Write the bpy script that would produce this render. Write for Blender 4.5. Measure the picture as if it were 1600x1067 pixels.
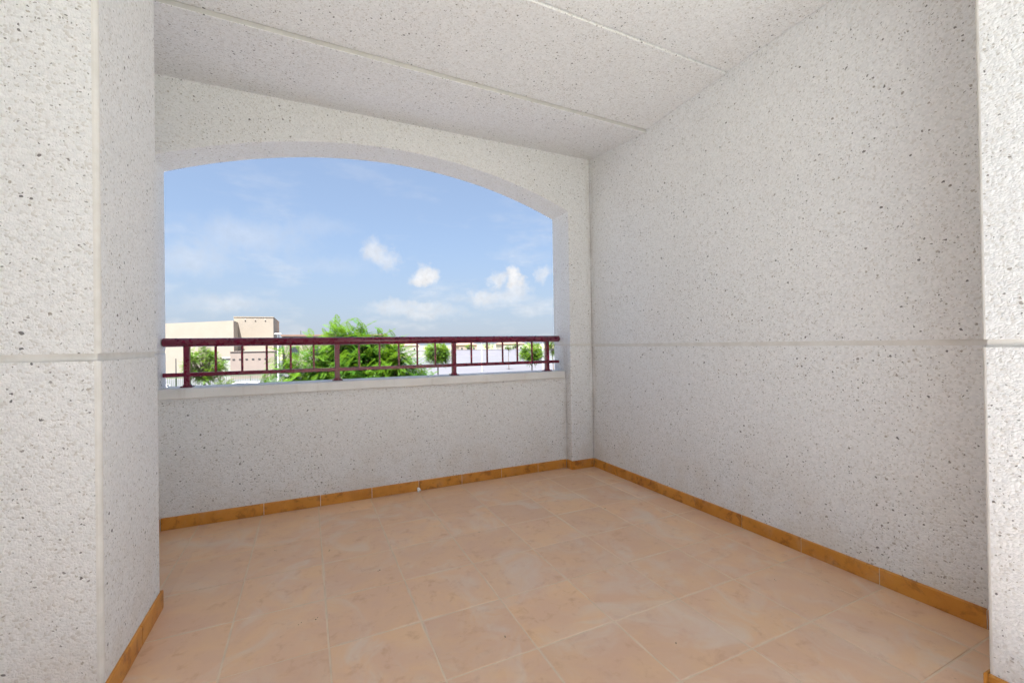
import bpy, bmesh, math, random
import numpy as np
from mathutils import Vector, Matrix, noise

for o in list(bpy.data.objects):
    bpy.data.objects.remove(o, do_unlink=True)
random.seed(7)
S = bpy.context.scene
COL = S.collection
R = math.radians

# ------------------------------------------------------------------ camera
cam_d = bpy.data.cameras.new('camera')
cam = bpy.data.objects.new('camera', cam_d)
COL.objects.link(cam)
cam_d.lens = 15.375
cam_d.sensor_width = 36
cam_d.clip_start = 0.02
cam_d.clip_end = 6000
yaw, pit, rol = 0.438397, 0.006325, -0.01557
fwd = Vector((math.sin(yaw) * math.cos(pit), math.cos(yaw) * math.cos(pit), math.sin(pit)))
rgt = Vector((math.cos(yaw), -math.sin(yaw), 0))
upv = rgt.cross(fwd)
r2 = rgt * math.cos(rol) + upv * math.sin(rol)
u2 = -rgt * math.sin(rol) + upv * math.cos(rol)
cam.matrix_world = Matrix(((r2.x, u2.x, -fwd.x, 0), (r2.y, u2.y, -fwd.y, 0), (r2.z, u2.z, -fwd.z, 0), (0, 0, 0, 1)))
S.camera = cam

# ------------------------------------------------------------------ sun, sky, exposure
SUN_EL = R(69)
SUN_AZ = math.atan2(-0.50, -0.87)          # azimuth of the sun, from +Y towards +X: behind the camera and to its left
SUN_DIR = Vector((math.sin(SUN_AZ) * math.cos(SUN_EL), math.cos(SUN_AZ) * math.cos(SUN_EL), math.sin(SUN_EL)))
sun_d = bpy.data.lights.new('sun', 'SUN')
sun_d.energy = 5.0
sun_d.angle = R(0.55)
sun_d.color = (1.0, 0.985, 0.955)
sun = bpy.data.objects.new('sun', sun_d)
COL.objects.link(sun)
sun.rotation_euler = SUN_DIR.to_track_quat('Z', 'Y').to_euler()
S.view_settings.view_transform = 'Standard'
S.view_settings.look = 'None'
S.view_settings.gamma = 1.0
S.view_settings.use_curve_mapping = False
S.view_settings.exposure = 2.25
SKY_STRENGTH = 0.05
CLOUD_WHITE = 3.9

S.cycles.max_bounces = 7
S.cycles.diffuse_bounces = 5
S.cycles.glossy_bounces = 3
S.cycles.use_adaptive_sampling = True
S.cycles.adaptive_threshold = 0.03
S.cycles.use_denoising = True

W = bpy.data.worlds.new('World')
S.world = W
W.use_nodes = True
W.cycles.sampling_method = 'MANUAL'
W.cycles.sample_map_resolution = 512


class NT:
    """Small helper round a node tree."""
    def __init__(s, tree):
        s.t = tree
        tree.nodes.clear()

    def n(s, kind, **kw):
        nd = s.t.nodes.new(kind)
        for k, v in kw.items():
            setattr(nd, k, v)
        return nd

    def put(s, sock, v):
        if isinstance(v, bpy.types.NodeSocket):
            s.t.links.new(v, sock)
        elif v is not None:
            sock.default_value = v

    def m(s, op, a, b=None, c=None, clamp=False):
        nd = s.n('ShaderNodeMath', operation=op, use_clamp=clamp)
        for i, v in enumerate((a, b, c)):
            if v is not None:
                s.put(nd.inputs[i], v)
        return nd.outputs[0]

    def v(s, op, a, b=None):
        nd = s.n('ShaderNodeVectorMath', operation=op)
        s.put(nd.inputs[0], a)
        if b is not None:
            s.put(nd.inputs[1], b)
        return nd.outputs['Value'] if op in ('LENGTH', 'DOT_PRODUCT', 'DISTANCE') else nd.outputs[0]

    def noise(s, vec, scale, detail=2, rough=.5, dist=0, col=False):
        nd = s.n('ShaderNodeTexNoise')
        if vec is not None:
            s.put(nd.inputs['Vector'], vec)
        nd.inputs['Scale'].default_value = scale
        nd.inputs['Detail'].default_value = detail
        nd.inputs['Roughness'].default_value = rough
        nd.inputs['Distortion'].default_value = dist
        return nd.outputs['Color' if col else 'Fac']

    def noise2(s, vec, scale, detail=2, rough=.5, col=False):
        nd = s.n('ShaderNodeTexNoise', noise_dimensions='2D')
        s.put(nd.inputs['Vector'], vec)
        nd.inputs['Scale'].default_value = scale
        nd.inputs['Detail'].default_value = detail
        nd.inputs['Roughness'].default_value = rough
        return nd.outputs['Color' if col else 'Fac']

    def vor(s, vec, scale, feature='F1', rand=1.0, dim='3D'):
        nd = s.n('ShaderNodeTexVoronoi', feature=feature, voronoi_dimensions=dim)
        s.put(nd.inputs['Vector'], vec)
        nd.inputs['Scale'].default_value = scale
        nd.inputs['Randomness'].default_value = rand
        return nd

    def ramp(s, x, a, b, lo=0., hi=1., smooth=True):
        nd = s.n('ShaderNodeMapRange', interpolation_type='SMOOTHSTEP' if smooth else 'LINEAR')
        s.put(nd.inputs[0], x)
        for i, q in ((1, a), (2, b), (3, lo), (4, hi)):
            nd.inputs[i].default_value = q
        return nd.outputs[0]

    def mix(s, f, a, b, blend='MIX'):
        nd = s.n('ShaderNodeMix', data_type='RGBA', blend_type=blend)
        s.put(nd.inputs[0], f)
        for sock, q in ((nd.inputs[6], a), (nd.inputs[7], b)):
            if isinstance(q, tuple) and len(q) == 3:
                q = (*q, 1)
            s.put(sock, q)
        return nd.outputs[2]

    def sep(s, vec):
        nd = s.n('ShaderNodeSeparateXYZ')
        s.put(nd.inputs[0], vec)
        return nd.outputs

    def comb(s, x, y, z=0.):
        nd = s.n('ShaderNodeCombineXYZ')
        for i, q in enumerate((x, y, z)):
            s.put(nd.inputs[i], q)
        return nd.outputs[0]


# the sky: clear air plus fair-weather clouds, drawn in azimuth and elevation and going on all round
N = NT(W.node_tree)
sky = N.n('ShaderNodeTexSky', sky_type='NISHITA', sun_disc=False)
sky.sun_elevation = SUN_EL
sky.sun_rotation = SUN_AZ
sky.altitude = 0
sky.air_density = 1.0
sky.dust_density = 0.6
sky.ozone_density = 1.5
gen = N.n('ShaderNodeTexCoord').outputs['Generated']
dx, dy, dz = N.sep(N.v('NORMALIZE', gen))
az = N.m('ARCTAN2', dx, dy)
el = N.m('ARCSINE', dz)
ae = N.comb(az, el)
warp = N.noise2(ae, 16, 4, .62, True)
wx, wy, _ = N.sep(N.v('SUBTRACT', warp, (.5, .5, .5)))
waz = N.m('MULTIPLY_ADD', wx, .075, az)
wel = N.m('MULTIPLY_ADD', wy, .05, el)
fine = N.noise2(ae, 55, 4, .6)
mask = None
# azimuth, elevation, half width, half height, softness, opacity
PUFFS = [
    (0.136, 0.205, .040, .036, .9, .62), (0.165, 0.187, .034, .030, .9, .50),
    (0.245, 0.156, .044, .024, .75, .80), (0.235, 0.147, .040, .014, .9, .55),
    (0.440, 0.152, .026, .030, .7, .90), (0.400, 0.147, .026, .022, .8, .65), (0.450, 0.126, .045, .024, .9, .60),
    (0.420, 0.104, .120, .026, 1.0, .52), (0.370, 0.116, .045, .020, .9, .50),
    (0.507, 0.160, .028, .020, .9, .55),
    (0.225, 0.074, .15, .022, 1.0, .52), (0.180, 0.090, .060, .016, .9, .42), (0.250, 0.093, .05, .014, .8, .50),
    (-0.10, 0.215, .14, .055, 1.0, .30), (-0.19, 0.165, .09, .045, 1.0, .34),
    (-0.14, 0.085, .11, .028, 1.0, .40), (0.02, 0.250, .10, .03, 1.0, .15), (0.04, 0.17, .12, .03, 1.0, .15),
]
for (a0, e0, wa, we, soft, op) in PUFFS:
    u = N.m('DIVIDE', N.m('SUBTRACT', waz, a0), wa)
    v = N.m('DIVIDE', N.m('SUBTRACT', wel, e0), we)
    d = N.v('LENGTH', N.comb(u, v))
    d = N.m('MULTIPLY_ADD', fine, .5, N.m('SUBTRACT', d, .25))
    k = N.ramp(d, 1.05, 1.05 - soft, 0, op)
    mask = k if mask is None else N.m('SUBTRACT', N.m('ADD', mask, k), N.m('MULTIPLY', mask, k))
# thin, broken cloud low over the whole horizon, and a few loose patches higher up
stretch = N.comb(N.m('MULTIPLY', az, 1.0), N.m('MULTIPLY', el, 3.2))
low = N.ramp(N.noise2(stretch, 5.0, 4, .6), .50, .80, 0, .40)
low = N.m('MULTIPLY', low, N.ramp(el, .42, .02, .25, 1))
mask = N.m('MAXIMUM', mask, low)
hazeband = N.ramp(el, .26, -.02, 0, .62)
lum = N.m('MULTIPLY_ADD', fine, .5, .75)
cloud = N.v('MULTIPLY', N.comb(1.0, .99, .985), N.comb(lum, lum, lum))
cl = N.n('ShaderNodeVectorMath', operation='SCALE')
N.put(cl.inputs[0], cloud)
cl.inputs['Scale'].default_value = CLOUD_WHITE
veil = N.mix(.64, sky.outputs[0], (1.58, 2.08, 3.02))      # the milky blue of a humid day
base = N.mix(hazeband, veil, (1.74, 2.02, 2.62))
out = N.mix(mask, base, cl.outputs[0])
bg = N.n('ShaderNodeBackground')
N.put(bg.inputs[0], out)
bg.inputs[1].default_value = SKY_STRENGTH
N.t.links.new(bg.outputs[0], N.n('ShaderNodeOutputWorld').inputs[0])

# ------------------------------------------------------------------ materials
MATS = {}


def newmat(name):
    m = bpy.data.materials.new(name)
    m.use_nodes = True
    N = NT(m.node_tree)
    b = N.n('ShaderNodeBsdfPrincipled')
    o = N.n('ShaderNodeOutputMaterial')
    N.t.links.new(b.outputs[0], o.inputs[0])
    MATS[name] = m
    return N, b


def bump(N, b, h, strength, dist):
    nd = N.n('ShaderNodeBump')
    nd.inputs['Strength'].default_value = strength
    nd.inputs['Distance'].default_value = dist
    N.put(nd.inputs['Height'], h)
    N.t.links.new(nd.outputs[0], b.inputs['Normal'])


def aggregate(name, tint, flat=False, grime=0.0, dens=1.0):
    """White mortar with crushed stone: off-white grains, sparse black, grey and brown chips."""
    N, b = newmat(name)
    pos = N.n('ShaderNodeNewGeometry').outputs['Position']
    px, py, pz = N.sep(pos)
    # plane coordinates: (x, y) on soffits, (run of the wall, z) on upright faces
    q = N.comb(px, py) if flat else N.comb(N.m('ADD', px, py), pz)
    wob = N.v('SUBTRACT', N.noise2(q, 75, 2, .5, True), (.5, .5, .5))
    p2 = N.v('ADD', q, N.v('MULTIPLY', wob, (.012, .009, 0)))
    grain = N.vor(p2, 150, dim='2D')
    gcol = N.sep(grain.outputs['Color'])
    soft = N.noise2(q, 2.3, 4, .6)
    c = N.mix(gcol[0], tuple(t * .91 for t in tint), tuple(min(.91, t * 1.05) for t in tint))
    c = N.mix(N.ramp(gcol[1], .78, .97, 0, .46), c, tuple(t * k for t, k in zip(tint, (.66, .62, .56))))
    c = N.mix(N.ramp(soft, .35, .7, 0, .14), c, tuple(t * k for t, k in zip(tint, (.88, .86, .83))))
    crowd = N.ramp(N.noise2(q, 1.7, 3, .6), .30, .70, .45 * dens, 1.45 * dens)
    for scale, prob, rad, dark, pale in ((48, .13, .215, (.075, .07, .07), (.46, .42, .37)), (112, .18, .29, (.27, .26, .25), (.54, .51, .47))):
        vo = N.vor(N.v('ADD', p2, (scale * .37, scale * .11, 0)), scale, dim='2D')
        cc = N.sep(vo.outputs['Color'])
        on = N.m('LESS_THAN', cc[0], N.m('MULTIPLY', crowd, prob))
        size = N.m('MULTIPLY', rad, N.m('MULTIPLY_ADD', N.m('POWER', cc[1], 2.), .95, .25))
        inside = N.m('MULTIPLY', on, N.m('LESS_THAN', vo.outputs['Distance'], size))
        shade = N.mix(N.ramp(cc[2], .30, .75), dark, pale)
        c = N.mix(N.m('MULTIPLY', inside, .85), c, shade)
    if grime:
        damp = N.m('MULTIPLY', N.ramp(pz, -.50, -1.05, 0, grime), N.ramp(N.noise2(q, 3.2, 4, .6), .36, .68))
        c = N.mix(damp, c, tuple(t * k for t, k in zip(tint, (.76, .64, .50))))
        # grimy runs where rain gets into the inner corners beside the arch
        streak = N.ramp(N.noise2(N.comb(N.m('MULTIPLY', N.m('ADD', px, py), 9.), N.m('MULTIPLY', pz, 1.6)), 2.2, 4, .65), .36, .64)
        for (gx, gy, wd, am) in ((2.284, 3.20, .075, .26), (2.055, 3.285, .060, .26)):
            near = N.v('LENGTH', N.v('SUBTRACT', N.comb(px, py), (gx, gy, 0)))
            c = N.mix(N.m('MULTIPLY', N.ramp(near, wd, .005, 0, am), streak), c, (.40, .345, .28))
    N.put(b.inputs['Base Color'], c)
    b.inputs['Roughness'].default_value = .8
    b.inputs['Specular IOR Level'].default_value = .25
    bump(N, b, N.m('SUBTRACT', N.m('MULTIPLY', N.noise2(q, 55, 3, .65), 1.3), grain.outputs['Distance']), .5, .004)


aggregate('aggregate_render', (.868, .874, .880), grime=.26)
aggregate('aggregate_soffit', (.868, .870, .872), flat=True)
aggregate('reveal_soffit', (.885, .882, .876), flat=True, dens=.45)
aggregate('reveal_jamb', (.885, .882, .876), dens=.45)

N, b = newmat('smooth_mortar')
pos = N.n('ShaderNodeNewGeometry').outputs['Position']
N.put(b.inputs['Base Color'], N.mix(N.ramp(N.noise(pos, 14, 5, .65), .3, .75), (.80, .785, .755), (.69, .67, .63)))
b.inputs['Roughness'].default_value = .75
bump(N, b, N.noise(pos, 60, 4, .6), .25, .004)

N, b = newmat('sill_stone')
pos = N.n('ShaderNodeNewGeometry').outputs['Position']
c = N.mix(N.ramp(N.noise(pos, 5, 5, .6), .3, .7), (.84, .83, .81), (.76, .745, .72))
c = N.mix(N.ramp(N.noise(pos, 120, 2, .5), .66, .72, 0, .35), c, (.35, .33, .30))
runs = N.noise(N.v('MULTIPLY', pos, (22., 2., 3.)), 1., 4, .6)
c = N.mix(N.ramp(runs, .56, .78, 0, .30), c, (.52, .47, .40))
N.put(b.inputs['Base Color'], c)
b.inputs['Roughness'].default_value = .55
bump(N, b, N.noise(pos, 90, 3, .6), .15, .002)

TILE, TX, TY = .338, -.6164, 2.7425


def floor_material(name, ochre, smear):
    N, b = newmat(name)
    pos = N.n('ShaderNodeNewGeometry').outputs['Position']
    rnd = N.n('ShaderNodeObjectInfo').outputs['Random']
    shift = N.v('ADD', pos, N.comb(N.m('MULTIPLY', rnd, 31), N.m('MULTIPLY', rnd, 57), 0.))
    cloudy = N.noise(shift, 5.5, 5, .6, .6)
    blot = N.noise(shift, 17, 5, .65, .4)
    if ochre:
        c = N.mix(N.ramp(cloudy, .35, .68), (.68, .30, .050), (.57, .225, .030))
        c = N.mix(N.ramp(blot, .50, .68, 0, .80), c, (.30, .090, .012))
        c = N.mix(N.m('MULTIPLY', rnd, .28), c, (.70, .32, .06))
        dusty = N.ramp(N.noise(pos, 9, 4, .6), .5, .8, 0, .25)
        c = N.mix(dusty, c, (.52, .37, .26))
        rough = .36
    else:
        c = N.mix(N.ramp(cloudy, .30, .70), (.86, .56, .315), (.79, .51, .335))
        c = N.mix(N.ramp(blot, .52, .76, 0, .65), c, (.62, .33, .17))
        c = N.mix(N.m('MULTIPLY', rnd, .36), c, (.66, .42, .29))
        c = N.mix(N.ramp(N.noise(shift, 60, 3, .6), .70, .78, 0, .35), c, (.16, .095, .06))
        # dry pale dust left by mopping and dragging, in patches and along the joints
        swirl = N.noise(N.v('ADD', pos, N.v('MULTIPLY', N.noise(pos, 2.2, 2, .5, 0, True), (.55, .55, .55))), 2.6, 6, .62, 1.2)
        dust = N.ramp(swirl, .45, .72, .05, .58)
        px, py, pz = N.sep(pos)
        fx = N.m('ABSOLUTE', N.m('SUBTRACT', N.m('FRACT', N.m('DIVIDE', N.m('SUBTRACT', px, TX), TILE)), .5))
        fy = N.m('ABSOLUTE', N.m('SUBTRACT', N.m('FRACT', N.m('DIVIDE', N.m('SUBTRACT', py, TY), TILE)), .5))
        edge = N.m('MULTIPLY', N.ramp(N.m('MAXIMUM', fx, fy), .462, .495), N.ramp(N.noise(pos, 5.0, 4, .6), .40, .70, 0, .6))
        dust = N.m('MAXIMUM', dust, edge)
        if smear:
            for (cx, cy, ra, wd, am) in smear:
                dd = N.v('LENGTH', N.v('SUBTRACT', N.comb(px, py), (cx, cy, 0)))
                ring = N.ramp(N.m('ABSOLUTE', N.m('SUBTRACT', N.m('MULTIPLY_ADD', N.m('SUBTRACT', swirl, .5), .32, dd), ra)), wd, 0.01, 0, am)
                dust = N.m('MAXIMUM', dust, N.m('MULTIPLY', ring, N.ramp(N.noise(pos, 7, 4, .6), .30, .62)))
        # dust thins out in a strip along the parapet
        wall_d = N.m('MINIMUM', N.m('SUBTRACT', 3.285, py), 9.)
        dust = N.m('MULTIPLY', dust, N.ramp(N.m('MULTIPLY_ADD', N.noise(pos, 5, 3), -.12, wall_d), -.02, .26, .2, 1))
        c = N.mix(dust, c, (.80, .69, .59))
        rough = .40
    N.put(b.inputs['Base Color'], c)
    rr = N.m('MULTIPLY_ADD', N.noise(pos, 12, 4, .6), .22, rough - .08)
    N.put(b.inputs['Roughness'], rr)
    b.inputs['Specular IOR Level'].default_value = .42
    bump(N, b, N.m('ADD', N.noise(shift, 9, 4, .55), N.m('MULTIPLY', N.noise(shift, 70, 3, .6), .18)), .30, .006)


floor_material('terracotta_tile', False, ((1.42, 1.62, .13, .08, .42), (1.58, 1.42, .20, .06, .30), (1.25, 1.72, .10, .10, .40)))
floor_material('ochre_skirting_glaze', True, None)

N, b = newmat('grout')
pos = N.n('ShaderNodeNewGeometry').outputs['Position']
N.put(b.inputs['Base Color'], N.mix(N.ramp(N.noise(pos, 11, 4, .6), .3, .7), (.83, .65, .48), (.73, .57, .42)))
b.inputs['Roughness'].default_value = .9
bump(N, b, N.noise(pos, 160, 3, .6), .4, .002)


def simple(name, ca, cb, rough, scale=4., metal=0., spec=.5, bmp=0., coat=0.):
    N, b = newmat(name)
    co = N.n('ShaderNodeTexCoord').outputs['Object']
    N.put(b.inputs['Base Color'], N.mix(N.ramp(N.noise(co, scale, 5, .6), .3, .72), ca, cb))
    b.inputs['Roughness'].default_value = rough
    b.inputs['Metallic'].default_value = metal
    b.inputs['Specular IOR Level'].default_value = spec
    if coat:
        b.inputs['Coat Weight'].default_value = coat
        b.inputs['Coat Roughness'].default_value = .12
    if bmp:
        bump(N, b, N.noise(co, scale * 8, 4, .6), bmp, .01)
    return MATS[name]


simple('maroon_paint', (.175, .007, .032), (.145, .006, .026), .27, 9, spec=.5, bmp=.03, coat=.25)
nt = NT.__new__(NT)
nt.t = MATS['maroon_paint'].node_tree
pb = [n for n in nt.t.nodes if n.type == 'BSDF_PRINCIPLED'][0]
nt.put(pb.inputs['Roughness'], nt.ramp(nt.noise(nt.n('ShaderNodeNewGeometry').outputs['Position'], 26, 4, .65), .3, .75, .24, .36))
simple('white_scrap', (.86, .85, .83), (.78, .77, .75), .7, 60)
simple('grit', (.05, .04, .03), (.10, .07, .05), .8, 60)
simple('stucco_beige', (.305, .264, .216), (.285, .246, .200), .9, .6, bmp=.2)
simple('stucco_peach', (.29, .235, .20), (.26, .21, .18), .9, .6, bmp=.2)
simple('stucco_grey', (.46, .42, .39), (.38, .35, .33), .9, .6, bmp=.2)
simple('stucco_white', (.36, .345, .33), (.32, .31, .295), .9, .5, bmp=.2)
simple('roof_tile_red', (.27, .165, .12), (.22, .135, .10), .85, 1.5)
simple('metal_shutter', (.36, .36, .32), (.30, .30, .27), .6, 2)
simple('dark_metal', (.06, .06, .06), (.04, .04, .04), .5, 3)
simple('white_metal', (.78, .78, .77), (.70, .70, .69), .45, 3)
simple('green_metal', (.11, .17, .09), (.09, .14, .075), .5, 3)
simple('window_glass', (.05, .06, .07), (.035, .045, .05), .08, 3)
simple('white_car_paint', (.60, .60, .60), (.57, .57, .57), .25, 3, coat=.8)
simple('silver_car_paint', (.45, .46, .47), (.42, .43, .44), .28, 3, metal=.4, coat=.8)
simple('rubber', (.025, .025, .025), (.035, .035, .035), .85, 5)
simple('lamp_lens', (.7, .68, .62), (.6, .58, .55), .15, 5)
simple('red_lens', (.35, .01, .01), (.25, .01, .01), .2, 5)
simple('bark', (.16, .115, .08), (.10, .072, .05), .95, 9, bmp=.6)
simple('concrete_paving', (.105, .104, .117), (.090, .089, .102), .9, .12, bmp=.1)
simple('lot_kerb', (.55, .53, .50), (.47, .45, .43), .9, 1.0)
simple('joint_mortar', (.82, .78, .70), (.72, .68, .60), .9, 9)
simple('step_shade_grey', (.64, .63, .60), (.56, .55, .53), .9, 9)  # darker tone paints shade onto the step face of the far soffit panel
simple('pale_bounce', (.60, .625, .65), (.54, .56, .58), .9, 3)  # neutral grey picked so its bounce light does not tint the walls
simple('dry_ground', (.30, .26, .17), (.20, .20, .10), 1., .02)
simple('asphalt', (.065, .064, .062), (.05, .049, .048), .9, .6)
simple('boundary_plaster', (.255, .25, .28), (.23, .225, .255), .9, .2)
simple('hill_scrub', (.16, .17, .12), (.12, .14, .09), 1., .01)


def leaf_material(name, a, bb, c2):
    m = bpy.data.materials.new(name)
    m.use_nodes = True
    N = NT(m.node_tree)
    pos = N.n('ShaderNodeNewGeometry')
    rnd = pos.outputs['Random Per Island']
    col = N.mix(rnd, a, bb)
    col = N.mix(N.ramp(N.noise(pos.outputs['Position'], 1.8, 3), .42, .68), col, c2)
    p = N.n('ShaderNodeBsdfPrincipled')
    N.put(p.inputs['Base Color'], col)
    p.inputs['Roughness'].default_value = .5
    p.inputs['Specular IOR Level'].default_value = .3
    t = N.n('ShaderNodeBsdfTranslucent')
    N.put(t.inputs[0], N.mix(.5, col, (.22, .34, .02)))
    mx = N.n('ShaderNodeMixShader')
    mx.inputs[0].default_value = .38
    N.t.links.new(p.outputs[0], mx.inputs[1])
    N.t.links.new(t.outputs[0], mx.inputs[2])
    N.t.links.new(mx.outputs[0], N.n('ShaderNodeOutputMaterial').inputs[0])
    MATS[name] = m


leaf_material('feathery_leaf', (.034, .120, .010), (.058, .165, .011), (.105, .215, .012))
leaf_material('street_tree_leaf', (.055, .140, .012), (.085, .180, .013), (.135, .215, .013))
leaf_material('olive_leaf', (.085, .125, .050), (.110, .150, .065), (.125, .170, .06))

# ------------------------------------------------------------------ mesh helpers


def tag(o, label=None, cat=None, group=None, kind=None):
    for k, v in (('label', label), ('category', cat), ('group', group), ('kind', kind)):
        if v:
            o[k] = v
    return o


def empty(name, loc=(0, 0, 0), rz=0.):
    o = bpy.data.objects.new(name, None)
    COL.objects.link(o)
    o.location = loc
    o.rotation_euler = (0, 0, rz)
    o.empty_display_size = .1
    return o


def link(name, me, mats, parent=None, smooth=False):
    for k in (mats if isinstance(mats, (list, tuple)) else [mats]):
        if k not in [m.name for m in me.materials]:
            me.materials.append(MATS[k])
    o = bpy.data.objects.new(name, me)
    COL.objects.link(o)
    if parent is not None:
        o.parent = parent
    if smooth:
        me.shade_smooth()
    return o


class MB:
    """Collects geometry that becomes ONE mesh object."""
    def __init__(s):
        s.v, s.f, s.mi = [], [], []

    def add(s, vs, fs, mi=0):
        n = len(s.v)
        s.v += [tuple(q) for q in vs]
        s.f += [tuple(i + n for i in f) for f in fs]
        s.mi += [mi] * len(fs)
        return s

    def box(s, x0, x1, y0, y1, z0, z1, mi=0):
        vs = [(x, y, z) for z in (z0, z1) for y in (y0, y1) for x in (x0, x1)]
        return s.add(vs, [(0, 2, 3, 1), (4, 5, 7, 6), (0, 1, 5, 4), (2, 6, 7, 3), (0, 4, 6, 2), (1, 3, 7, 5)], mi)

    def prism(s, poly, z0, z1, mis=None, caps=True):
        """poly: counter-clockwise list of (x, y); mis: material index for each side."""
        n = len(poly)
        vs = [(x, y, z0) for x, y in poly] + [(x, y, z1) for x, y in poly]
        k = len(s.v)
        s.v += vs
        for i in range(n):
            j = (i + 1) % n
            s.f.append((k + i, k + j, k + n + j, k + n + i))
            s.mi.append(mis[i] if mis else 0)
        if caps:
            s.f.append(tuple(k + i for i in reversed(range(n))))
            s.f.append(tuple(k + n + i for i in range(n)))
            s.mi += [0, 0]
        return s

    def tube(s, pts, rads, seg=8, mi=0, cap=True):
        pts = [Vector(q) for q in pts]
        k = len(s.v)
        for i, q in enumerate(pts):
            d = (pts[min(i + 1, len(pts) - 1)] - pts[max(i - 1, 0)]).normalized()
            a = d.orthogonal().normalized() if i == 0 else (pa - d * pa.dot(d)).normalized()
            pa = a
            bb = d.cross(a)
            for j in range(seg):
                t = 2 * math.pi * j / seg
                s.v.append(tuple(q + (a * math.cos(t) + bb * math.sin(t)) * rads[i]))
        for i in range(len(pts) - 1):
            for j in range(seg):
                j2 = (j + 1) % seg
                s.f.append((k + i * seg + j, k + i * seg + j2, k + (i + 1) * seg + j2, k + (i + 1) * seg + j))
                s.mi.append(mi)
        if cap:
            s.f.append(tuple(k + j for j in reversed(range(seg))))
            e = k + (len(pts) - 1) * seg
            s.f.append(tuple(e + j for j in range(seg)))
            s.mi += [mi, mi]
        return s

    def build(s, name, mats, parent=None, smooth=False):
        me = bpy.data.meshes.new(name)
        me.from_pydata(s.v, [], s.f)
        mats = mats if isinstance(mats, (list, tuple)) else [mats]
        for k in mats:
            me.materials.append(MATS[k])
        if len(mats) > 1:
            me.polygons.foreach_set('material_index', s.mi)
        me.update()
        o = bpy.data.objects.new(name, me)
        COL.objects.link(o)
        if parent is not None:
            o.parent = parent
        if smooth:
            me.shade_smooth()
        return o


def bevel(o, w, seg=2, ang=30):
    m = o.modifiers.new('bevel', 'BEVEL')
    m.width = w
    m.segments = seg
    m.limit_method = 'ANGLE'
    m.angle_limit = R(ang)
    return o


def round_rect(x0, x1, y0, y1, r, corners, seg=4):
    """Counter-clockwise rectangle with the named corners rounded; returns points and a material index per side (1 = corner bead)."""
    P, M = [], []
    spec = [('sw', x0, y0, 180), ('se', x1, y0, 270), ('ne', x1, y1, 0), ('nw', x0, y1, 90)]
    for nm, x, y, a0 in spec:
        if nm in corners:
            cx = x + (r if 'w' in nm else -r)
            cy = y + (r if 's' in nm else -r)
            for i in range(seg + 1):
                a = R(a0 + 90 * i / seg)
                P.append((cx + r * math.cos(a), cy + r * math.sin(a)))
                M.append(1 if i < seg else 0)
        else:
            P.append((x, y))
            M.append(0)
    return P, M


FLOOR = -1.086
SK = FLOOR + .074            # top of the skirting tiles
G0, G1 = -.031, -.008        # the horizontal groove
ROOF = 1.70

# ------------------------------------------------------------------ terrace: floor
floor = MB().box(-4.6, 2.5, -3.6, 3.475, FLOOR - .30, FLOOR - .0014).build('floor', ['grout', 'terracotta_tile'])
tag(floor, kind='structure')


rear = MB().box(-4.6, 2.28, -3.6, .21, FLOOR - .0018, FLOOR + .002)  # unseen pale sheet added over the rear floor for neutral bounce light
rear.box(-4.6, -1.62, .212, 1.70, FLOOR - .0018, FLOOR + .002)
tag(rear.build('rear_bounce_floor', 'pale_bounce'), kind='structure')


def tile_mesh(w, d, name='tile'):
    e = .0016
    zb, z1, z2 = -.010, -.0012, 0.
    v = []
    for z, k in ((zb, 0), (z1, 0), (z2, e)):
        v += [(k, k, z), (w - k, k, z), (w - k, d - k, z), (k, d - k, z)]
    f = [(8, 9, 10, 11)]
    for b0 in (0, 4):
        for i in range(4):
            j = (i + 1) % 4
            f.append((b0 + i, b0 + j, b0 + 4 + j, b0 + 4 + i))
    me = bpy.data.meshes.new(name)
    me.from_pydata(v, [], f)
    me.materials.append(MATS['terracotta_tile'])
    return me


JOINT = .0058
full = tile_mesh(TILE - JOINT, TILE - JOINT)
ts = random.Random(3)


def lay(x0, x1, y0, y1):
    for i in range(-11, 12):
        for j in range(-16, 6):
            ax, bx = TX + i * TILE + JOINT / 2, TX + (i + 1) * TILE - JOINT / 2
            ay, by = TY + j * TILE + JOINT / 2, TY + (j + 1) * TILE - JOINT / 2
            cx0, cx1, cy0, cy1 = max(ax, x0), min(bx, x1), max(ay, y0), min(by, y1)
            if cx1 - cx0 < .012 or cy1 - cy0 < .012:
                continue
            whole = abs((cx1 - cx0) - (bx - ax)) < 1e-6 and abs((cy1 - cy0) - (by - ay)) < 1e-6
            me = full if whole else tile_mesh(cx1 - cx0, cy1 - cy0)
            o = bpy.data.objects.new('tile', me)
            COL.objects.link(o)
            o.parent = floor
            o.location = (cx0, cy0, FLOOR + ts.uniform(-.0006, .0006))
            o.rotation_euler = (ts.gauss(0, .0011), ts.gauss(0, .0011), ts.gauss(0, .0012))


lay(-.565, 2.280, .215, 3.281)
lay(-1.04, -.565, 2.315, 3.281)
lay(-1.50, -.565, .215, 1.726)

# ------------------------------------------------------------------ terrace: walls, piers, ceiling


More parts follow.
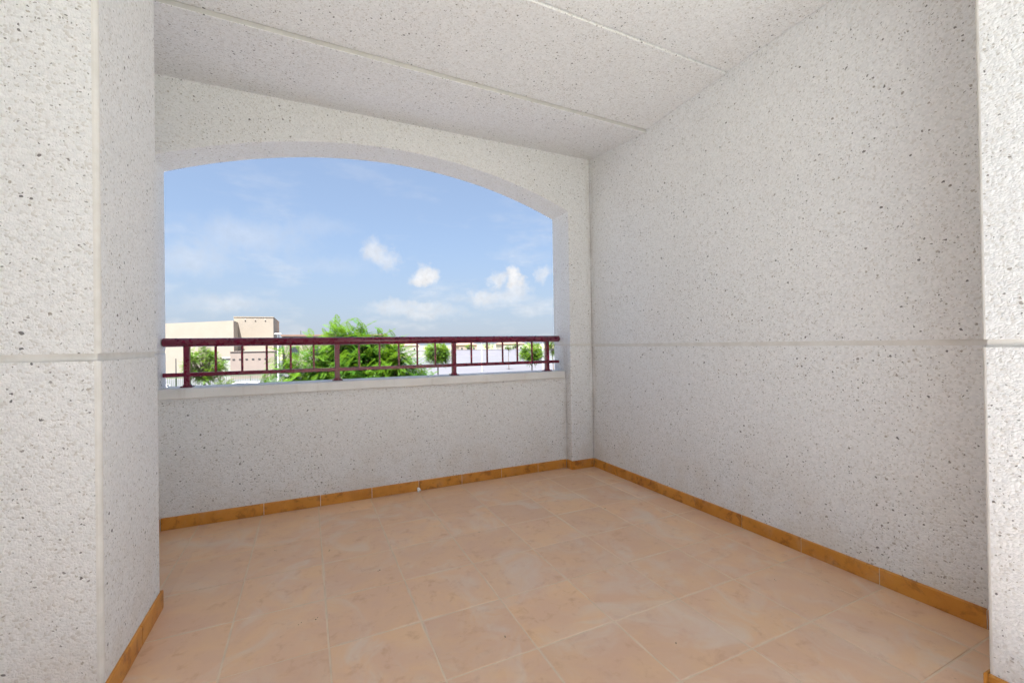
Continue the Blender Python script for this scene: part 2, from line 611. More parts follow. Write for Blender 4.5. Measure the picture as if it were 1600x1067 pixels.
def skirt(parent, axis, at, cuts, out, thick=.0095):
    """Skirting tiles: axis 'x' or 'y' = the direction the row runs; at = plane of the wall; out = +1/-1 side it stands on."""
    for a, c in zip(cuts[:-1], cuts[1:]):
        if c - a < .01:
            continue
        m = MB()
        a2, c2 = a + .0018, c - .0018
        lo, hi = FLOOR + .0012, SK + ts.uniform(-.0012, .0012)
        prof = [(0., lo), (thick, lo), (thick, hi - .005), (thick - .004, hi), (0., hi)]
        vs = []
        for q in (a2, c2):
            for d, z in prof:
                vs.append((q, at + out * d, z) if axis == 'x' else (at + out * d, q, z))
        n = len(prof)
        fs = [tuple(range(n)), tuple(range(2 * n - 1, n - 1, -1))] + [(i, n + i, n + (i + 1) % n, (i + 1) % n) for i in range(n)]
        m.add(vs, fs)
        o = m.build('skirting_tile', 'ochre_skirting_glaze', parent)
        bm = bmesh.new()
        bm.from_mesh(o.data)
        bmesh.ops.recalc_face_normals(bm, faces=bm.faces)
        bm.to_mesh(o.data)
        bm.free()


def skirt_grout(parent, x0, x1, y0, y1):
    MB().box(x0, x1, y0, y1, FLOOR + .001, SK - .004).build('skirting_grout', 'joint_mortar', parent)


# right wall
rw = empty('terrace_wall', (2.284, 1.0, FLOOR))
INV = lambda p: Matrix.Translation(-Vector(p.location))


def attach(o, p):
    """Keep world coordinates of a mesh written in world space under a moved parent."""
    o.matrix_parent_inverse = Matrix.Translation(p.location) @ Matrix.Rotation(p.rotation_euler.z, 4, 'Z')
    o.matrix_parent_inverse.invert()
    return o


def attach_all(p):
    bpy.context.view_layer.update()
    for ch in p.children:
        ch.matrix_parent_inverse = p.matrix_world.inverted()


XW = 2.284
MB().box(XW, 2.50, -1.6, 3.475, FLOOR - .3, G0).build('lower_render', 'aggregate_render', rw)
MB().box(XW, 2.50, -1.6, 3.475, G1, ROOF + .05).build('upper_render', 'aggregate_render', rw)
MB().box(XW + .004, 2.49, -1.59, 3.47, G0 - .004, G1 + .004).build('groove_band', 'smooth_mortar', rw)
rows = [TY + .02 + TILE * k for k in range(-13, 2)]
skirt(rw, 'y', XW, [-1.6] + [y for y in rows if -1.5 < y < -.02], -1)
skirt(rw, 'y', XW, [.607] + [y for y in rows if .7 < y < 3.10] + [3.19], -1)
skirt_grout(rw, XW - .006, XW - .0005, .61, 3.195)
attach_all(rw)
tag(rw, 'long bare speckled white wall of the terrace with an ochre tile skirting', 'wall')


def pillar(name, x0, x1, y0, y1, corners, rad, label):
    p = empty(name, ((x0 + x1) / 2, (y0 + y1) / 2, FLOOR))
    P, M = round_rect(x0, x1, y0, y1, rad, corners)
    MB().prism(P, FLOOR - .3, G0, M).build('lower_render', ['aggregate_render', 'smooth_mortar'], p)
    MB().prism(P, G1, ROOF + .03, M).build('upper_render', ['aggregate_render', 'smooth_mortar'], p)
    MB().box(x0 + .010, x1 - .010, y0 + .010, y1 - .010, G0 - .004, G1 + .004).build('groove_band', 'smooth_mortar', p)
    tag(p, label, 'pillar')
    return p


# near pier standing out of the right wall
rp = pillar('wall_pier', 1.852, XW - .001, -.02, .597, ('nw', 'sw'), .010, 'speckled white pier standing out from the long bare wall, at the frame edge')
skirt(rp, 'y', 1.852, [-.02, .290, .597], -1)
skirt(rp, 'x', .597, [1.843, XW - .001], 1)
attach_all(rp)
# free-standing block on the left
lp = pillar('wall_pillar', -1.45, -.569, 1.733, 2.305, ('se', 'ne'), .014, 'thick speckled white pillar beside the railing, its bright side facing the terrace')
skirt(lp, 'y', -.569, [1.724, 2.045, 2.305], 1)
skirt(lp, 'x', 1.733, [-1.45, -1.244, -.906, -.560], -1)
skirt(lp, 'x', 2.305, [-1.04, -.72, -.560], 1)
attach_all(lp)
# short return wall hidden behind the pillar
sw = empty('return_wall', (-1.14, 2.75, FLOOR))
MB().box(-1.26, -1.04, 2.306, 3.475, FLOOR - .3, G0).build('lower_render', 'aggregate_render', sw)
MB().box(-1.26, -1.04, 2.306, 3.475, G1, ROOF + .05).build('upper_render', 'aggregate_render', sw)
MB().box(-1.25, -1.046, 2.307, 3.47, G0 - .004, G1 + .004).build('groove_band', 'smooth_mortar', sw)
skirt(sw, 'y', -1.04, [2.316, 2.66, 3.0, 3.19], 1)
attach_all(sw)
tag(sw, 'short speckled white return wall behind the thick pillar', 'wall')

# arched front wall
YI, YO = 3.200, 3.475
XL, XR = -.818, 2.055
AC, AH, SAG, SPR = (XL + XR) / 2, (XR - XL) / 2, .281, 1.137
ARAD = (AH * AH + SAG * SAG) / (2 * SAG)
aw = empty('arched_wall', (AC, (YI + YO) / 2, FLOOR))
prof = [(-1.035, G1), (XL, G1), (XL, SPR)]
A0 = math.asin(AH / ARAD)
NA = 44
for i in range(1, NA):
    t = -A0 + 2 * A0 * i / NA
    prof.append((AC + ARAD * math.sin(t), SPR + SAG - ARAD + ARAD * math.cos(t)))
prof += [(XR, SPR), (XR, G1), (XW - .002, G1), (XW - .002, ROOF + .04), (-1.035, ROOF + .04)]
bm = bmesh.new()
f0 = bm.faces.new([bm.verts.new((x, YI, z)) for x, z in prof])
ex = bmesh.ops.extrude_face_region(bm, geom=[f0])
for q in ex['geom']:
    if isinstance(q, bmesh.types.BMVert):
        q.co.y = YO
bmesh.ops.recalc_face_normals(bm, faces=bm.faces)
me = bpy.data.meshes.new('arch_spandrel')
bm.to_mesh(me)
bm.free()
me.materials.append(MATS['aggregate_render'])
me.materials.append(MATS['reveal_soffit'])
me.materials.append(MATS['reveal_jamb'])
for q in me.polygons:
    q.material_index = 1 if abs(q.normal.z) > .5 else 2 if abs(q.normal.x) > .5 else 0
ao = bpy.data.objects.new('arch_spandrel', me)
COL.objects.link(ao)
ao.parent = aw
bevel(ao, .007, 2, 25)
for a, c in ((-1.035, XL), (XR, XW - .002)):
    o = MB().box(a, c, YI, YO, FLOOR - .3, G0 + .010).build('pier', 'aggregate_render', aw)
    bevel(o, .007, 2)
    MB().box(a + .004, c - .004, YI + .004, YO - .004, G0, G1 + .003).build('groove_band', 'smooth_mortar', aw)
skirt(aw, 'x', YI, [XR - .0095, XW - .010], -1)
skirt(aw, 'y', XR, [YI, 3.276], -1)
skirt(aw, 'x', YI, [-1.03, XL + .0095], -1)
skirt(aw, 'y', XL, [YI, 3.276], 1)
attach_all(aw)
tag(aw, 'speckled white end wall with a wide flat arch opening to the sky', 'wall')

# parapet under the arch with its sill
pp = empty('parapet', (AC, 3.38, FLOOR))
MB().box(XL + .001, XR - .001, 3.285, YO - .004, FLOOR - .3, -.302).build('render_face', 'aggregate_render', pp)
so = MB().box(XL + .004, 2.036, 3.258, 3.505, -.301, -.240).build('sill', 'sill_stone', pp)
bevel(so, .006, 2)
MB().box(2.036, XR - .001, 3.29, 3.47, -.3015, -.245).build('sill_end_joint', 'smooth_mortar', pp)
skirt(pp, 'x', 3.285, [XL + .011] + [TX + .012 + TILE * k for k in range(0, 8)][1:] + [XR - .011], -1)
skirt_grout(pp, XL + .012, XR - .012, 3.2795, 3.2845)
attach_all(pp)
tag(pp, 'low speckled white parapet under the arch, topped by a pale stone sill', 'parapet')

hw = MB().box(-3.6, -.17, -.70, -.50, FLOOR - .3, ROOF)  # unseen walls added to shade the left pillar's front from rear light
hw.box(-1.75, -1.50, -.498, 1.731, FLOOR - .3, ROOF)
hw = hw.build('rear_light_blocker', 'aggregate_render')
tag(hw, kind='structure')

# ceiling: three stepped soffit panels under the roof slab
cl_ = MB().box(-3.6, 2.5, -.42, 3.475, ROOF, ROOF + .30).box(.75, 2.5, -1.4, -.4205, ROOF, ROOF + .30).build('ceiling', 'aggregate_soffit')  # unseen rear edges shaped, and right rear slab added, to block sun
tag(cl_, kind='structure')


def panel(y0, y1, za, zb, zc, zd, mi_face):
    """Soffit panel between two Y; z at (left,near) (right,near) (left,far) (right,far); near face gets its own material."""
    xa, xb = -1.45, XW - .001
    m = MB()
    vs = [(xa, y0, za), (xb, y0, zb), (xb, y1, zd), (xa, y1, zc), (xa, y0, ROOF - .001), (xb, y0, ROOF - .001), (xb, y1, ROOF - .001), (xa, y1, ROOF - .001)]
    m.add(vs, [(3, 2, 1, 0), (0, 1, 5, 4), (2, 3, 7, 6), (1, 2, 6, 5), (3, 0, 4, 7)])
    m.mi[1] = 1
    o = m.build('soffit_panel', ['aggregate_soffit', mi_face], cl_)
    return bevel(o, .003, 1, 20)


panel(2.480, YI + .003, 1.602, 1.541, 1.622, 1.620, 'step_shade_grey')  # step face coloured darker to read as shaded
panel(1.800, 2.476, 1.640, 1.590, 1.626, 1.562, 'aggregate_render')
panel(-.40, 1.796, 1.676, 1.645, 1.650, 1.599, 'aggregate_render')

# ------------------------------------------------------------------ railing on the sill
YR = 3.382
rl = empty('balcony_railing', (AC, YR, -.24))
hr = MB().tube([(XL + .004, YR, .043), (XL + .010, YR, .043), (XR - .012, YR, .043), (XR - .006, YR, .043)], [.021, .0275, .0275, .021], 24).build('handrail', 'maroon_paint', rl, True)
hr.data.polygons.foreach_set('use_smooth', [len(p.vertices) == 4 for p in hr.data.polygons])
bevel(MB().box(XL + .006, XR - .012, YR - .015, YR + .015, -.173, -.148).build('bottom_rail', 'maroon_paint', rl), .003)
posts = [-.689, .195, 1.067, 1.925]
for x in posts:
    p = bevel(MB().box(x - .0165, x + .0165, YR - .0168, YR + .0168, -.238, .020).build('post', 'maroon_paint', rl), .003)
    fl = MB().box(x - .033, x + .033, YR - .033, YR + .033, -.2398, -.234)
    fl.tube([(x, YR, -.234), (x, YR, -.222)], [.029, .022], 16)
    for sx in (-1, 1):
        for sy in (-1, 1):
            fl.tube([(x + sx * .026, YR + sy * .026, -.234), (x + sx * .026, YR + sy * .026, -.230)], [.004, .003], 6)
    fl.build('foot_plate', 'maroon_paint', p)
for a, c in zip(posts[:-1], posts[1:]):
    for k in range(5):
        x = a + .010 + (c - a - .020) * (k + 1) / 6 + ts.uniform(-.002, .002)
        bevel(MB().box(x - .0065, x + .0065, YR - .0065, YR + .0065, -.149, .020).build('baluster', 'maroon_paint', rl), .0015, 1)
attach_all(rl)
bpy.context.view_layer.update()
for p in rl.children:
    for ch in p.children:
        ch.matrix_parent_inverse = p.matrix_world.inverted()
tag(rl, 'maroon metal railing with round handrail fixed on the parapet sill', 'railing')

# small litter
sc = bmesh.new()
bmesh.ops.create_icosphere(sc, subdivisions=2, radius=.019)
for v in sc.verts:
    v.co = v.co * (.7 + .7 * noise.noise(v.co * 60 + Vector((3, 1, 7))))
    v.co.z *= .9
zmin = min(v.co.z for v in sc.verts)
me = bpy.data.meshes.new('plaster_scrap')
sc.to_mesh(me)
sc.free()
so = link('plaster_scrap', me, 'white_scrap')
so.location = (.742, 3.250, FLOOR - zmin + .0005)
tag(so, 'tiny white scrap lying against the skirting under the parapet', 'scrap')
gr = MB()
for (x, y) in ((.015, 1.93), (-.04, 1.93), (-.17, 2.67), (1.75, 2.35), (.3, 2.2), (1.2, 1.2), (.65, 1.5), (1.9, 1.3), (.1, 2.55), (1.45, 2.9), (.9, 2.4)):
    for k in range(2):
        q = Vector((x + ts.uniform(-.012, .012), y + ts.uniform(-.012, .012), FLOOR))
        s_ = ts.uniform(.0015, .0035)
        gr.add([q + Vector((-s_, -s_, 0)), q + Vector((s_ * 1.4, -s_ * .6, 0)), q + Vector((s_ * .3, s_, 0)), q + Vector((0, 0, s_ * 1.2))], [(0, 1, 3), (1, 2, 3), (2, 0, 3), (2, 1, 0)])
tag(gr.build('grit', 'grit'), 'dark grit specks scattered over the terrace floor', 'grit', kind='stuff')

# ------------------------------------------------------------------ outside: ground and built setting
GZ = -4.30
lower = MB().box(-4.6, 2.5, -3.6, 3.47, GZ - .2, FLOOR - .301).build('building_base', 'stucco_white')
tag(lower, kind='structure')
gm = MB()
gm.box(-3000, 3000, -3000, 3000, GZ - 1, GZ)
tag(gm.build('ground', 'dry_ground'), kind='structure')
tag(MB().box(-60, 95, 3.6, 170, GZ - .2, GZ + .004).build('pavement', 'concrete_paving'), kind='structure')

# boundary wall far across the lot
b0, b1 = Vector((8, 199.5, 0)), Vector((140, 109.6, 0))
bd = (b1 - b0).normalized()
bn = Vector((-bd.y, bd.x, 0))
bw = empty('boundary_wall', (74, 154.5, GZ))
nseg = 26
L = (b1 - b0).length
for i in range(nseg):
    a, c = b0 + bd * (L * i / nseg), b0 + bd * (L * (i + 1) / nseg - .06)
    P = [a - bn * .12, c - bn * .12, c + bn * .12, a + bn * .12]
    MB().prism([(q.x, q.y) for q in P], GZ, -2.0).build('wall_panel', 'boundary_plaster', bw)
P = [b0 - bn * .18, b1 - bn * .18, b1 + bn * .18, b0 + bn * .18]
MB().prism([(q.x, q.y) for q in P], -1.998, -1.88).build('coping', 'boundary_plaster', bw)
attach_all(bw)
tag(bw, 'long pale boundary wall across the paved lot, behind the small trees', 'wall')

# beige hall
hall = empty('hall_building', (-12, 84, GZ))


def prism_part(name, poly, z0, z1, mat, parent, ztops=None):
    m = MB().prism(poly, z0, z1)
    if ztops:
        n = len(poly)
        for i, z in enumerate(ztops):
            x, y, _ = m.v[n + i]
            m.v[n + i] = (x, y, z)
    return m.build(name, mat, parent)


wingp = [(-38, 92), (-9.55, 74.0), (-9.55, 96), (-38, 112)]
prism_part('wing', wingp, GZ, 4.0, 'stucco_beige', hall, [3.45, 4.02, 4.02, 3.45])
twp = [(-10.1, 78.6), (-4.78, 78.6), (-4.78, 94.5), (-10.1, 94.5)]
prism_part('tower', twp, GZ, 4.80, 'stucco_beige', hall)
MB().box(-10.15, -4.73, 78.55, 94.55, 4.801, 4.92).build('tower_coping', 'stucco_beige', hall)
MB().box(-9.7, -4.3, 71.9, 78.59, GZ, -.45).build('front_block', 'stucco_peach', hall)
MB().box(-9.78, -4.22, 71.82, 78.585, -.449, -.38).build('front_coping', 'stucco_peach', hall)
for k in range(6):
    x = -9.45 + .78 * k
    MB().box(x, x + .30, 71.86, 71.95, -1.60, -1.45).build('vent', 'dark_metal', hall)
for k, x in enumerate((-8.6, -7.25, -5.9)):
    MB().tube([(x, 78.62, 4.42), (x, 78.50, 4.38)], [.10, .09], 8).build('roof_spout', 'stucco_grey', hall)
sh = MB().box(-10.65, -9.72, 72.3, 72.8, GZ, -1.35).build('shutter_door', 'metal_shutter', hall)
fr = MB().box(-10.75, -9.71, 72.2, 72.9, -1.349, -1.15).build('door_lintel', 'stucco_grey', sh)
MB().box(-10.40, -10.36, 72.22, 72.30, GZ, -1.35).build('mullion', 'white_metal', sh)
attach_all(hall)
fr.matrix_parent_inverse = Matrix.Identity(4)
for c_ in sh.children:
    c_.matrix_parent_inverse = Matrix.Identity(4)
tag(hall, 'beige windowless hall with a higher square tower block, behind the fence', 'building')

# lower building with a tile-edged roof, right of the hall
lb = empty('low_building', (1.0, 92, GZ))
MB().box(-4.0, 14, 88, 98, GZ, 2.05).build('wall', 'stucco_beige', lb)
rfm = MB().box(-4.2, 14.2, 87.8, 98.2, 2.051, 2.32).build('roof', 'roof_tile_red', lb)
MB().tube([(-1.0, 89, 2.32), (-1.0, 89, 3.1)], [.05, .05], 6).build('vent_pipe', 'dark_metal', lb)
for k in range(5):
    x = -2.6 + 3.2 * k
    w_ = MB().box(x, x + 1.3, 87.9, 87.99, -1.2, .2).build('window', 'window_glass', lb)
attach_all(lb)
tag(lb, 'low building with a terracotta roof edge, right of the tower block', 'building')

# distant houses beyond the boundary wall
for i, (x, y, w, h, mat, lab) in enumerate((
        (118, 250, 16, 4.6, 'stucco_white', 'small white house showing under the handrail, beyond the boundary wall'),
        (92, 262, 12, 4.3, 'stucco_peach', 'peach coloured house beyond the boundary wall, behind the far trees'),
        (60, 300, 20, 4.5, 'stucco_white', 'long white house low on the horizon behind the feathery tree'),
        (160, 236, 14, 4.8, 'stucco_beige', 'beige house beyond the boundary wall, near the arch jamb'))):
    h_ = empty('distant_house', (x, y, GZ))
    MB().box(x - w / 2, x + w / 2, y, y + 9, GZ, GZ + h).build('wall', mat, h_)
    MB().add([(x - w / 2 - .4, y - .4, GZ + h + .001), (x + w / 2 + .4, y - .4, GZ + h + .001), (x + w / 2 + .4, y + 9.4, GZ + h + .001), (x - w / 2 - .4, y + 9.4, GZ + h + .001), (x - w / 2 + 1, y + 4.5, GZ + h + 1.3), (x + w / 2 - 1, y + 4.5, GZ + h + 1.3)],
             [(0, 1, 5, 4), (1, 2, 5), (2, 3, 4, 5), (3, 0, 4), (3, 2, 1, 0)]).build('roof', 'roof_tile_red', h_)
    for k in range(3):
        xx = x - w / 2 + w * (k + .5) / 3
        MB().box(xx - .6, xx + .6, y - .05, y - .01, GZ + 1.2, GZ + 2.6).build('window', 'window_glass', h_)
    attach_all(h_)
    tag(h_, lab, 'house', 'houses beyond the boundary wall')

# hills along the horizon
hm = MB()
nn = 160
for i in range(nn + 1):
    a = R(-70 + 180 * i / nn)
    rr = 1500
    hh = GZ + 4 + 9 * max(0, noise.noise(Vector((i * .09, 2.2, 0)))) + 3 * noise.noise(Vector((i * .4, 5, 0)))
    c_, s_ = math.cos(a), math.sin(a)
    hm.v += [(rr * s_, rr * c_, GZ - 1), ((rr + 120) * s_, (rr + 120) * c_, hh), ((rr + 400) * s_, (rr + 400) * c_, GZ - 1)]
for i in range(nn):
    k = 3 * i
    hm.f += [(k, k + 3, k + 4, k + 1), (k + 1, k + 4, k + 5, k + 2)]
    hm.mi += [0, 0]
tag(hm.build('hills', 'hill_scrub', None, True), kind='structure')

# green bar fence along the parking bays
fn = empty('bar_fence', (-4, 48.6, GZ))
fx0, fx1, fy = -22.0, 12.0, 48.6
bars = MB()
x = fx0
while x < fx1:
    bars.box(x - .016, x + .016, fy - .016, fy + .016, GZ + .08, -2.42)
    x += .14
tag(bars.build('bars', 'green_metal', fn), kind='stuff')
for z in (GZ + .25, -2.55):
    MB().box(fx0, fx1, fy - .03, fy - .018, z - .03, z + .03).build('fence_rail', 'green_metal', fn)
for k in range(15):
    x = fx0 + (fx1 - fx0) * k / 14 + .07
    MB().box(x - .035, x + .035, fy + .017, fy + .085, GZ, -2.36).build('fence_post', 'green_metal', fn)
MB().box(fx0, fx1, fy - .10, fy + .10, GZ, GZ + .06).build('plinth', 'lot_kerb', fn)
attach_all(fn)
tag(fn, 'green metal bar fence between the parked cars and the hall', 'fence')

# lamp posts and poles


def pole(name, x, y, ztop, r, mat, label, lamp=True, group=None):
    p = empty(name, (x, y, GZ))
    MB().tube([(x, y, GZ), (x, y, GZ + .5), (x, y, ztop)], [r * 1.5, r, r * .7], 10).build('post', mat, p)
    if lamp:
        MB().tube([(x, y, ztop), (x, y, ztop + .05), (x, y, ztop + .09)], [r * .7, r * 2.2, r * 2.4], 10).build('lamp_bowl', 'lamp_lens', p)
        MB().tube([(x, y, ztop + .091), (x, y, ztop + .13), (x, y, ztop + .17)], [r * 3.6, r * 3.0, r * .6], 12).build('lamp_cap', mat, p)
    else:
        MB().tube([(x, y, ztop), (x, y, ztop + .05)], [r, r * .3], 10).build('cap', mat, p)
    attach_all(p)
    tag(p, label, 'pole', group)


pole('lamp_post', -2.10, 39.5, 1.02, .075, 'white_metal', 'slim white lamp post left of the feathery tree')
pole('sign_pole', -10.9, 49.4, -.85, .05, 'dark_metal', 'thin grey pole in front of the hall, by the arch jamb', False)
pole('lamp_post', 25.5, 66, .5, .06, 'white_metal', 'slim white lamp post far across the paved lot')
pole('lamp_post', 20.6, 37.0, .35, .055, 'white_metal', 'white lamp post hidden behind the last railing post')

# ------------------------------------------------------------------ parked cars


def car(x, y, rz, paint, label):
    c = empty('parked_car', (x, y, GZ + .005), rz)
    # body: stations along the length, each a cross-section (half width, bottom, shoulder height)
    st = [(-2.10, .62, .42, .60), (-2.02, .78, .30, .82), (-1.6, .86, .25, .93), (-.6, .88, .24, .95), (.5, .88, .24, .93), (1.3, .86, .25, .86), (1.85, .80, .30, .72), (2.08, .62, .40, .56)]
    m = MB()
    rings = []
    for (sx, hw, zb, zs) in st:
        ring = [(-hw * .9, zb), (-hw, zb + .16), (-hw, zs - .14), (-hw * .93, zs), (hw * .93, zs), (hw, zs - .14), (hw, zb + .16), (hw * .9, zb)]
        rings.append([(sx, a, z) for a, z in ring])
    for r_ in rings:
        m.v += r_
    for i in range(len(rings) - 1):
        for j in range(8):
            j2 = (j + 1) % 8
            m.f.append((i * 8 + j, i * 8 + j2, (i + 1) * 8 + j2, (i + 1) * 8 + j))
            m.mi.append(0)
    m.f += [tuple(range(7, -1, -1)), tuple((len(rings) - 1) * 8 + j for j in range(8))]
    m.mi += [0, 0]
    body = m.build('body', paint, c, True)
    sub = body.modifiers.new('sub', 'SUBSURF')
    sub.levels = sub.render_levels = 2
    # greenhouse and roof
    g = MB()
    gs = [(-1.85, .74, .90, .92), (-1.35, .66, .92, 1.36), (-.55, .63, .93, 1.46), (.15, .62, .92, 1.45), (.55, .64, .91, 1.36), (1.25, .74, .86, .90)]
    for (sx, hw, zb, zt) in gs:
        g.v += [(sx, -.80, zb), (sx, -hw, zt), (sx, hw, zt), (sx, .80, zb)]
    for i in range(len(gs) - 1):
        for j in range(3):
            g.f.append((i * 4 + j, i * 4 + j + 1, (i + 1) * 4 + j + 1, (i + 1) * 4 + j))
            g.mi.append(0)
    g.build('windows', 'window_glass', c, True)
    r_ = MB()
    rs = [(-1.42, .60, 1.345), (-1.30, .665, 1.395), (-.55, .66, 1.490), (.15, .65, 1.482), (.55, .655, 1.400), (.62, .60, 1.365)]
    for (sx, hw, zt) in rs:
        r_.v += [(sx, -hw, zt - .045), (sx, -hw * .9, zt), (sx, 0, zt + .025), (sx, hw * .9, zt), (sx, hw, zt - .045)]
    for i in range(len(rs) - 1):
        for j in range(4):
            r_.f.append((i * 5 + j, i * 5 + j + 1, (i + 1) * 5 + j + 1, (i + 1) * 5 + j))
            r_.mi.append(0)
    rf = r_.build('roof', paint, c, True)
    sm = rf.modifiers.new('sub', 'SUBSURF')
    sm.levels = sm.render_levels = 2
    for s in (-1, 1):
        for (a, bz, t, tz) in ((-1.62, .92, -1.32, 1.37), (-.42, .93, -.46, 1.45), (.98, .90, .56, 1.37)):
            MB().tube([(a, s * .79, bz), (t, s * .655, tz)], [.045, .04], 6).build('window_pillar', paint, c)
        for wx in (-1.28, 1.28):
            w = MB().tube([(wx, s * .70, .31), (wx, s * .895, .31)], [.31, .31], 24).build('wheel', 'rubber', c)
            MB().tube([(wx, s * .895, .31), (wx, s * .905, .31)], [.20, .18], 16).build('rim', 'silver_car_paint', w)
        MB().tube([(1.93, s * .55, .66), (2.04, s * .53, .64)], [.10, .07], 10).build('headlight', 'lamp_lens', c)
        MB().tube([(-2.00, s * .62, .74), (-2.07, s * .60, .74)], [.08, .07], 10).build('tail_light', 'red_lens', c)
        MB().box(.62, .78, s * .93 - .07, s * .93 + .07, .92, 1.04).build('mirror', paint, c)
    MB().box(-1.95, 1.95, -.5, .5, .18, .30).build('underbody', 'rubber', c)
    tag(c, label, 'car', 'cars parked by the bar fence')


car(-5.15, 43.3, R(176), 'white_car_paint', 'white parked car whose roof shows above the sill, near the slim lamp post')
car(-11.1, 44.9, R(4), 'white_car_paint', 'white parked car just above the sill, close to the arch jamb')

# ------------------------------------------------------------------ trees


def frond(rng, base, d, L, droop, pairs, width):
    """One pinnate leaf: a curved rachis with leaflet pairs; returns vertices (quads of 4)."""
    d = d.normalized()
    side = d.cross(Vector((0, 0, 1)))
    if side.length < .1:
        side = Vector((1, 0, 0))
    side.normalize()
    side = (side + Vector((0, 0, rng.uniform(-.35, .35)))).normalized()
    V = []
    pts = []
    for i in range(pairs + 1):
        t = i / pairs
        pts.append(base + d * (L * t) - Vector((0, 0, droop * L * t * t)))
    for i in range(1, pairs + 1):
        t = i / pairs
        ax = (pts[i] - pts[i - 1]).normalized()
        ll = width * (math.sin(math.pi * min(1, .18 + .80 * t)) * .85 + .18)
        lw = L / pairs * .40
        for s in (-1, 1):
            o = (side * s * .85 + ax * .60 + Vector((0, 0, rng.uniform(-.22, .10)))).normalized()
            p = pts[i]
            V.append((p, p + o * ll * .5 + ax * lw, p + o * ll, p + o * ll * .5 - ax * lw))
    # narrow blade for the rachis itself
    w = side * .004
    V.append((pts[0] - w, pts[-1] - w * .4, pts[-1] + w * .4, pts[0] + w))
    return V


def tree(name, x, y, label, cat_mat, crown_c, rad, nshoots, fl, fronds, pairs, trunk_r, extra=(), fill=.35, group=None, seed=1, droop=.35, width=.085, fork=None):
    rng = random.Random(seed)
    t = empty(name, (x, y, GZ))
    cc = Vector(crown_c)
    rad = Vector(rad)
    fork = Vector(fork) if fork else Vector((x, y, cc.z - rad.z * .75))
    wood = MB()
    mid = (Vector((x, y, GZ)) + fork) / 2 + Vector((rng.uniform(-.06, .06), rng.uniform(-.06, .06), 0))
    wood.tube([(x, y, GZ - .05), (x, y, GZ + .25), mid, fork], [trunk_r * 1.35, trunk_r, trunk_r * .85, trunk_r * .7], 10)
    wood.build('trunk', 'bark', t, True)
    limbs = MB()
    Q = []
    tips = []
    for i in range(nshoots):
        while True:
            v = Vector((rng.uniform(-1, 1), rng.uniform(-1, 1), rng.uniform(-1, 1)))
            if v.length <= 1 and v.length > fill and v.z > -.92:
                break
        lump = .78 + .34 * noise.noise(v.normalized() * 1.7 + Vector((seed * 3.1, 0, 0)))
        p = Vector((v.x * rad.x, v.y * rad.y, v.z * rad.z)) * min(1.12, lump + .12) + cc
        tips.append(p)
    tips += [Vector(e) for e in extra]
    for p in tips:
        out = (p - fork)
        dirn = (out.normalized() * .8 + Vector((0, 0, .75))).normalized()
        if rng.random() < .75 or p in tips[-len(extra):]:
            b1 = fork + out * .45 + Vector((rng.uniform(-.1, .1), rng.uniform(-.1, .1), .12 * out.length * .3))
            limbs.tube([fork, b1, p], [trunk_r * .32, trunk_r * .17, trunk_r * .06], 5, cap=False)
        lead = p in tips[len(tips) - len(extra):] if extra else False
        if lead:
            dirn = (dirn * .35 + Vector((rng.uniform(-.2, .2), rng.uniform(-.2, .2), 1))).normalized()
        stem_l = fl * (.85 if lead else .7)
        nf = int(fronds * 1.25) if lead else fronds
        base = p - dirn * stem_l * .4
        for k in range(nf):
            h = k / max(1, nf - 1)
            a = k * 2.399 + rng.uniform(-.3, .3)
            o1 = dirn.orthogonal().normalized()
            o2 = dirn.cross(o1)
            lift = (.25 + .55 * h * h if lead else .12 + 1.0 * h ** 3) + rng.uniform(-.15, .15)
            d = (o1 * math.cos(a) + o2 * math.sin(a)) + dirn * lift
            d.normalize()
            Q += frond(rng, base + dirn * stem_l * h, d, fl * rng.uniform(.75, 1.15) * (1.12 - .42 * h if lead else 1 - .35 * h), droop * (1.1 - h), pairs, width)
    limbs.build('limbs', 'bark', t, True)
    co = np.array([[tuple(q) for q in quad] for quad in Q], dtype=np.float32).reshape(-1, 3)
    me = bpy.data.meshes.new('crown')
    n = len(Q)
    me.vertices.add(4 * n)
    me.vertices.foreach_set('co', co.ravel())
    me.loops.add(4 * n)
    me.loops.foreach_set('vertex_index', np.arange(4 * n, dtype=np.int32))
    me.polygons.add(n)
    me.polygons.foreach_set('loop_start', np.arange(0, 4 * n, 4, dtype=np.int32))
    me.update(calc_edges=True)
    me.materials.append(MATS[cat_mat])
    c = bpy.data.objects.new('crown', me)
    COL.objects.link(c)
    c.parent = t
    attach_all(t)
    tag(t, label, 'tree', group)
    return t


peaks = random.Random(21)
leads = []
for (qx, qz, wd, n_) in ((.57, .22, .20, 20), (1.00, .19, .24, 20), (.12, -.02, .16, 9), (1.40, .04, .18, 11), (.80, .04, .25, 10), (1.66, -.08, .14, 6)):
    leads.append((qx, 9.15, qz))
    for k in range(n_):
        ox = peaks.gauss(0, wd)
        leads.append((qx + ox, 9.2 + peaks.uniform(-.3, .5), qz - .06 - abs(ox) * .95 - peaks.uniform(0, .22)))
tree('feathery_tree', .95, 9.5, 'large bright green feathery tree rising just behind the railing', 'feathery_leaf', (.95, 9.55, -1.10), (2.0, 1.25, 1.08), 520, .46, 11, 14, .11,
     extra=tuple(leads), fill=.35, seed=4, droop=.75, width=.078, fork=(.95, 9.5, -2.3))
ST = 'small round trees in the paved lot'
tree('street_tree', -5.30, 30, 'small round yellow-green tree beside the first railing post', 'street_tree_leaf', (-5.30, 30, -1.0), (1.02, 1.0, 1.0), 150, .42, 10, 6, .07, fill=.55, seed=11, droop=.55, width=.11, group=ST)
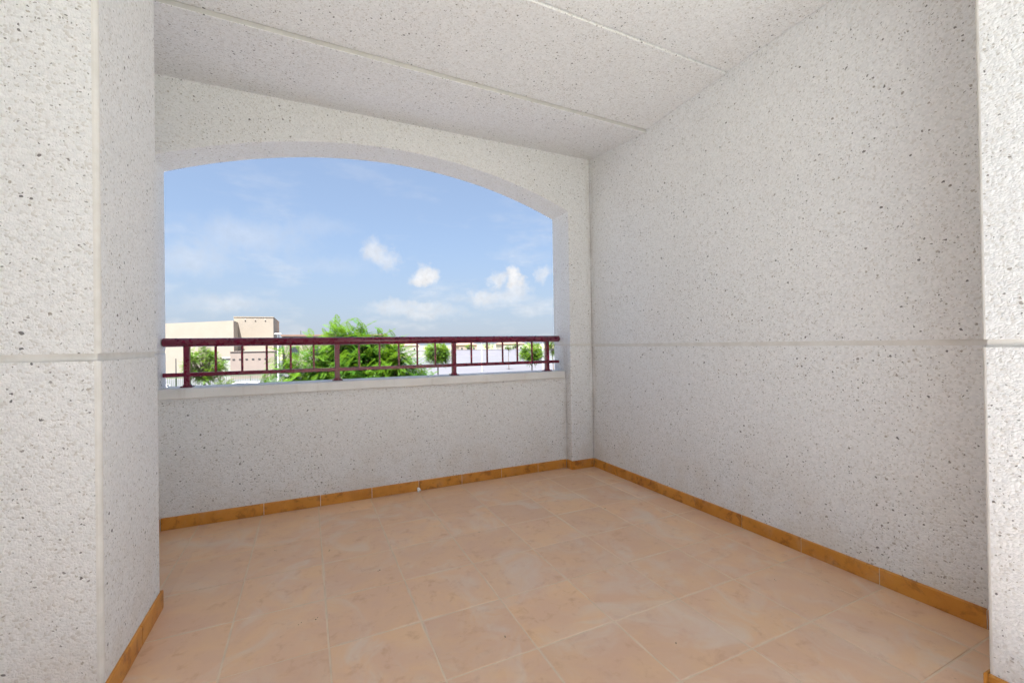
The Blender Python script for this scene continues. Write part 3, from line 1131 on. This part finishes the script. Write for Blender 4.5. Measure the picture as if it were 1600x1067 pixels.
tree('street_tree', 8.30, 30, 'small round tree just right of the feathery tree', 'street_tree_leaf', (8.30, 30, -.58), (1.0, 1.0, .75), 140, .42, 10, 6, .06, fill=.55, seed=12, droop=.55, width=.11, group=ST)
tree('street_tree', 15.75, 30, 'bushy round tree beside the last railing post', 'street_tree_leaf', (15.75, 30, -.82), (.98, .95, .78), 140, .40, 10, 6, .06, fill=.55, seed=13, droop=.35, width=.11, group=ST)
tree('street_tree', 31.4, 68.4, 'tiny tree on a thin bare stem, alone in the paved lot', 'street_tree_leaf', (31.4, 68.4, -.65), (.62, .6, .5), 40, .35, 7, 5, .05, fill=.4, seed=14, droop=.4, width=.10, group=ST)
tree('street_tree', 21.4, 36.5, 'narrow yellow-green tree left of the last railing post', 'street_tree_leaf', (21.45, 36.5, -.35), (.45, .45, .95), 46, .36, 8, 5, .05, fill=.3, seed=15, droop=.3, width=.10, group=ST)
tree('street_tree', -3.55, 31.5, 'low pale bush at the foot of the small round tree', 'olive_leaf', (-4.2, 29.2, -2.15), (.5, .5, .30), 34, .30, 8, 5, .03, fill=.3, seed=16, droop=.3, width=.08, group=ST, fork=(-4.2, 29.2, -2.5))
FT = 'far trees behind the boundary wall'
far = [(61.0, 172, 2.2, 'grey-green far tree behind the boundary wall, right of the third railing post'),
       (68.5, 170, 2.6, 'wide dark far tree behind the boundary wall, second from the third railing post'),
       (79.5, 166, 2.0, 'pale far tree behind the boundary wall, above the bare lot'),
       (91.5, 158, 2.0, 'far tree behind the boundary wall, right of the tiny stemmed tree'),
       (103, 157, 2.8, 'dense far tree behind the boundary wall, behind the bushy round tree'),
       (118, 151, 2.6, 'far tree behind the boundary wall, beside the arch jamb'),
       (46.0, 181, 2.4, 'far tree behind the boundary wall, behind the round tree'),
       (33.0, 196, 2.6, 'far tree at the boundary wall, behind the feathery tree')]
for i, (x, y, r, lab) in enumerate(far):
    tree('far_tree', x, y, lab, 'olive_leaf' if i % 3 else 'street_tree_leaf', (x, y, -.9 + .1 * (i % 3)), (r, r, 1.25), 46, .75, 7, 4, .14, fill=.35, seed=30 + i, droop=.4, width=.26, group=FT)
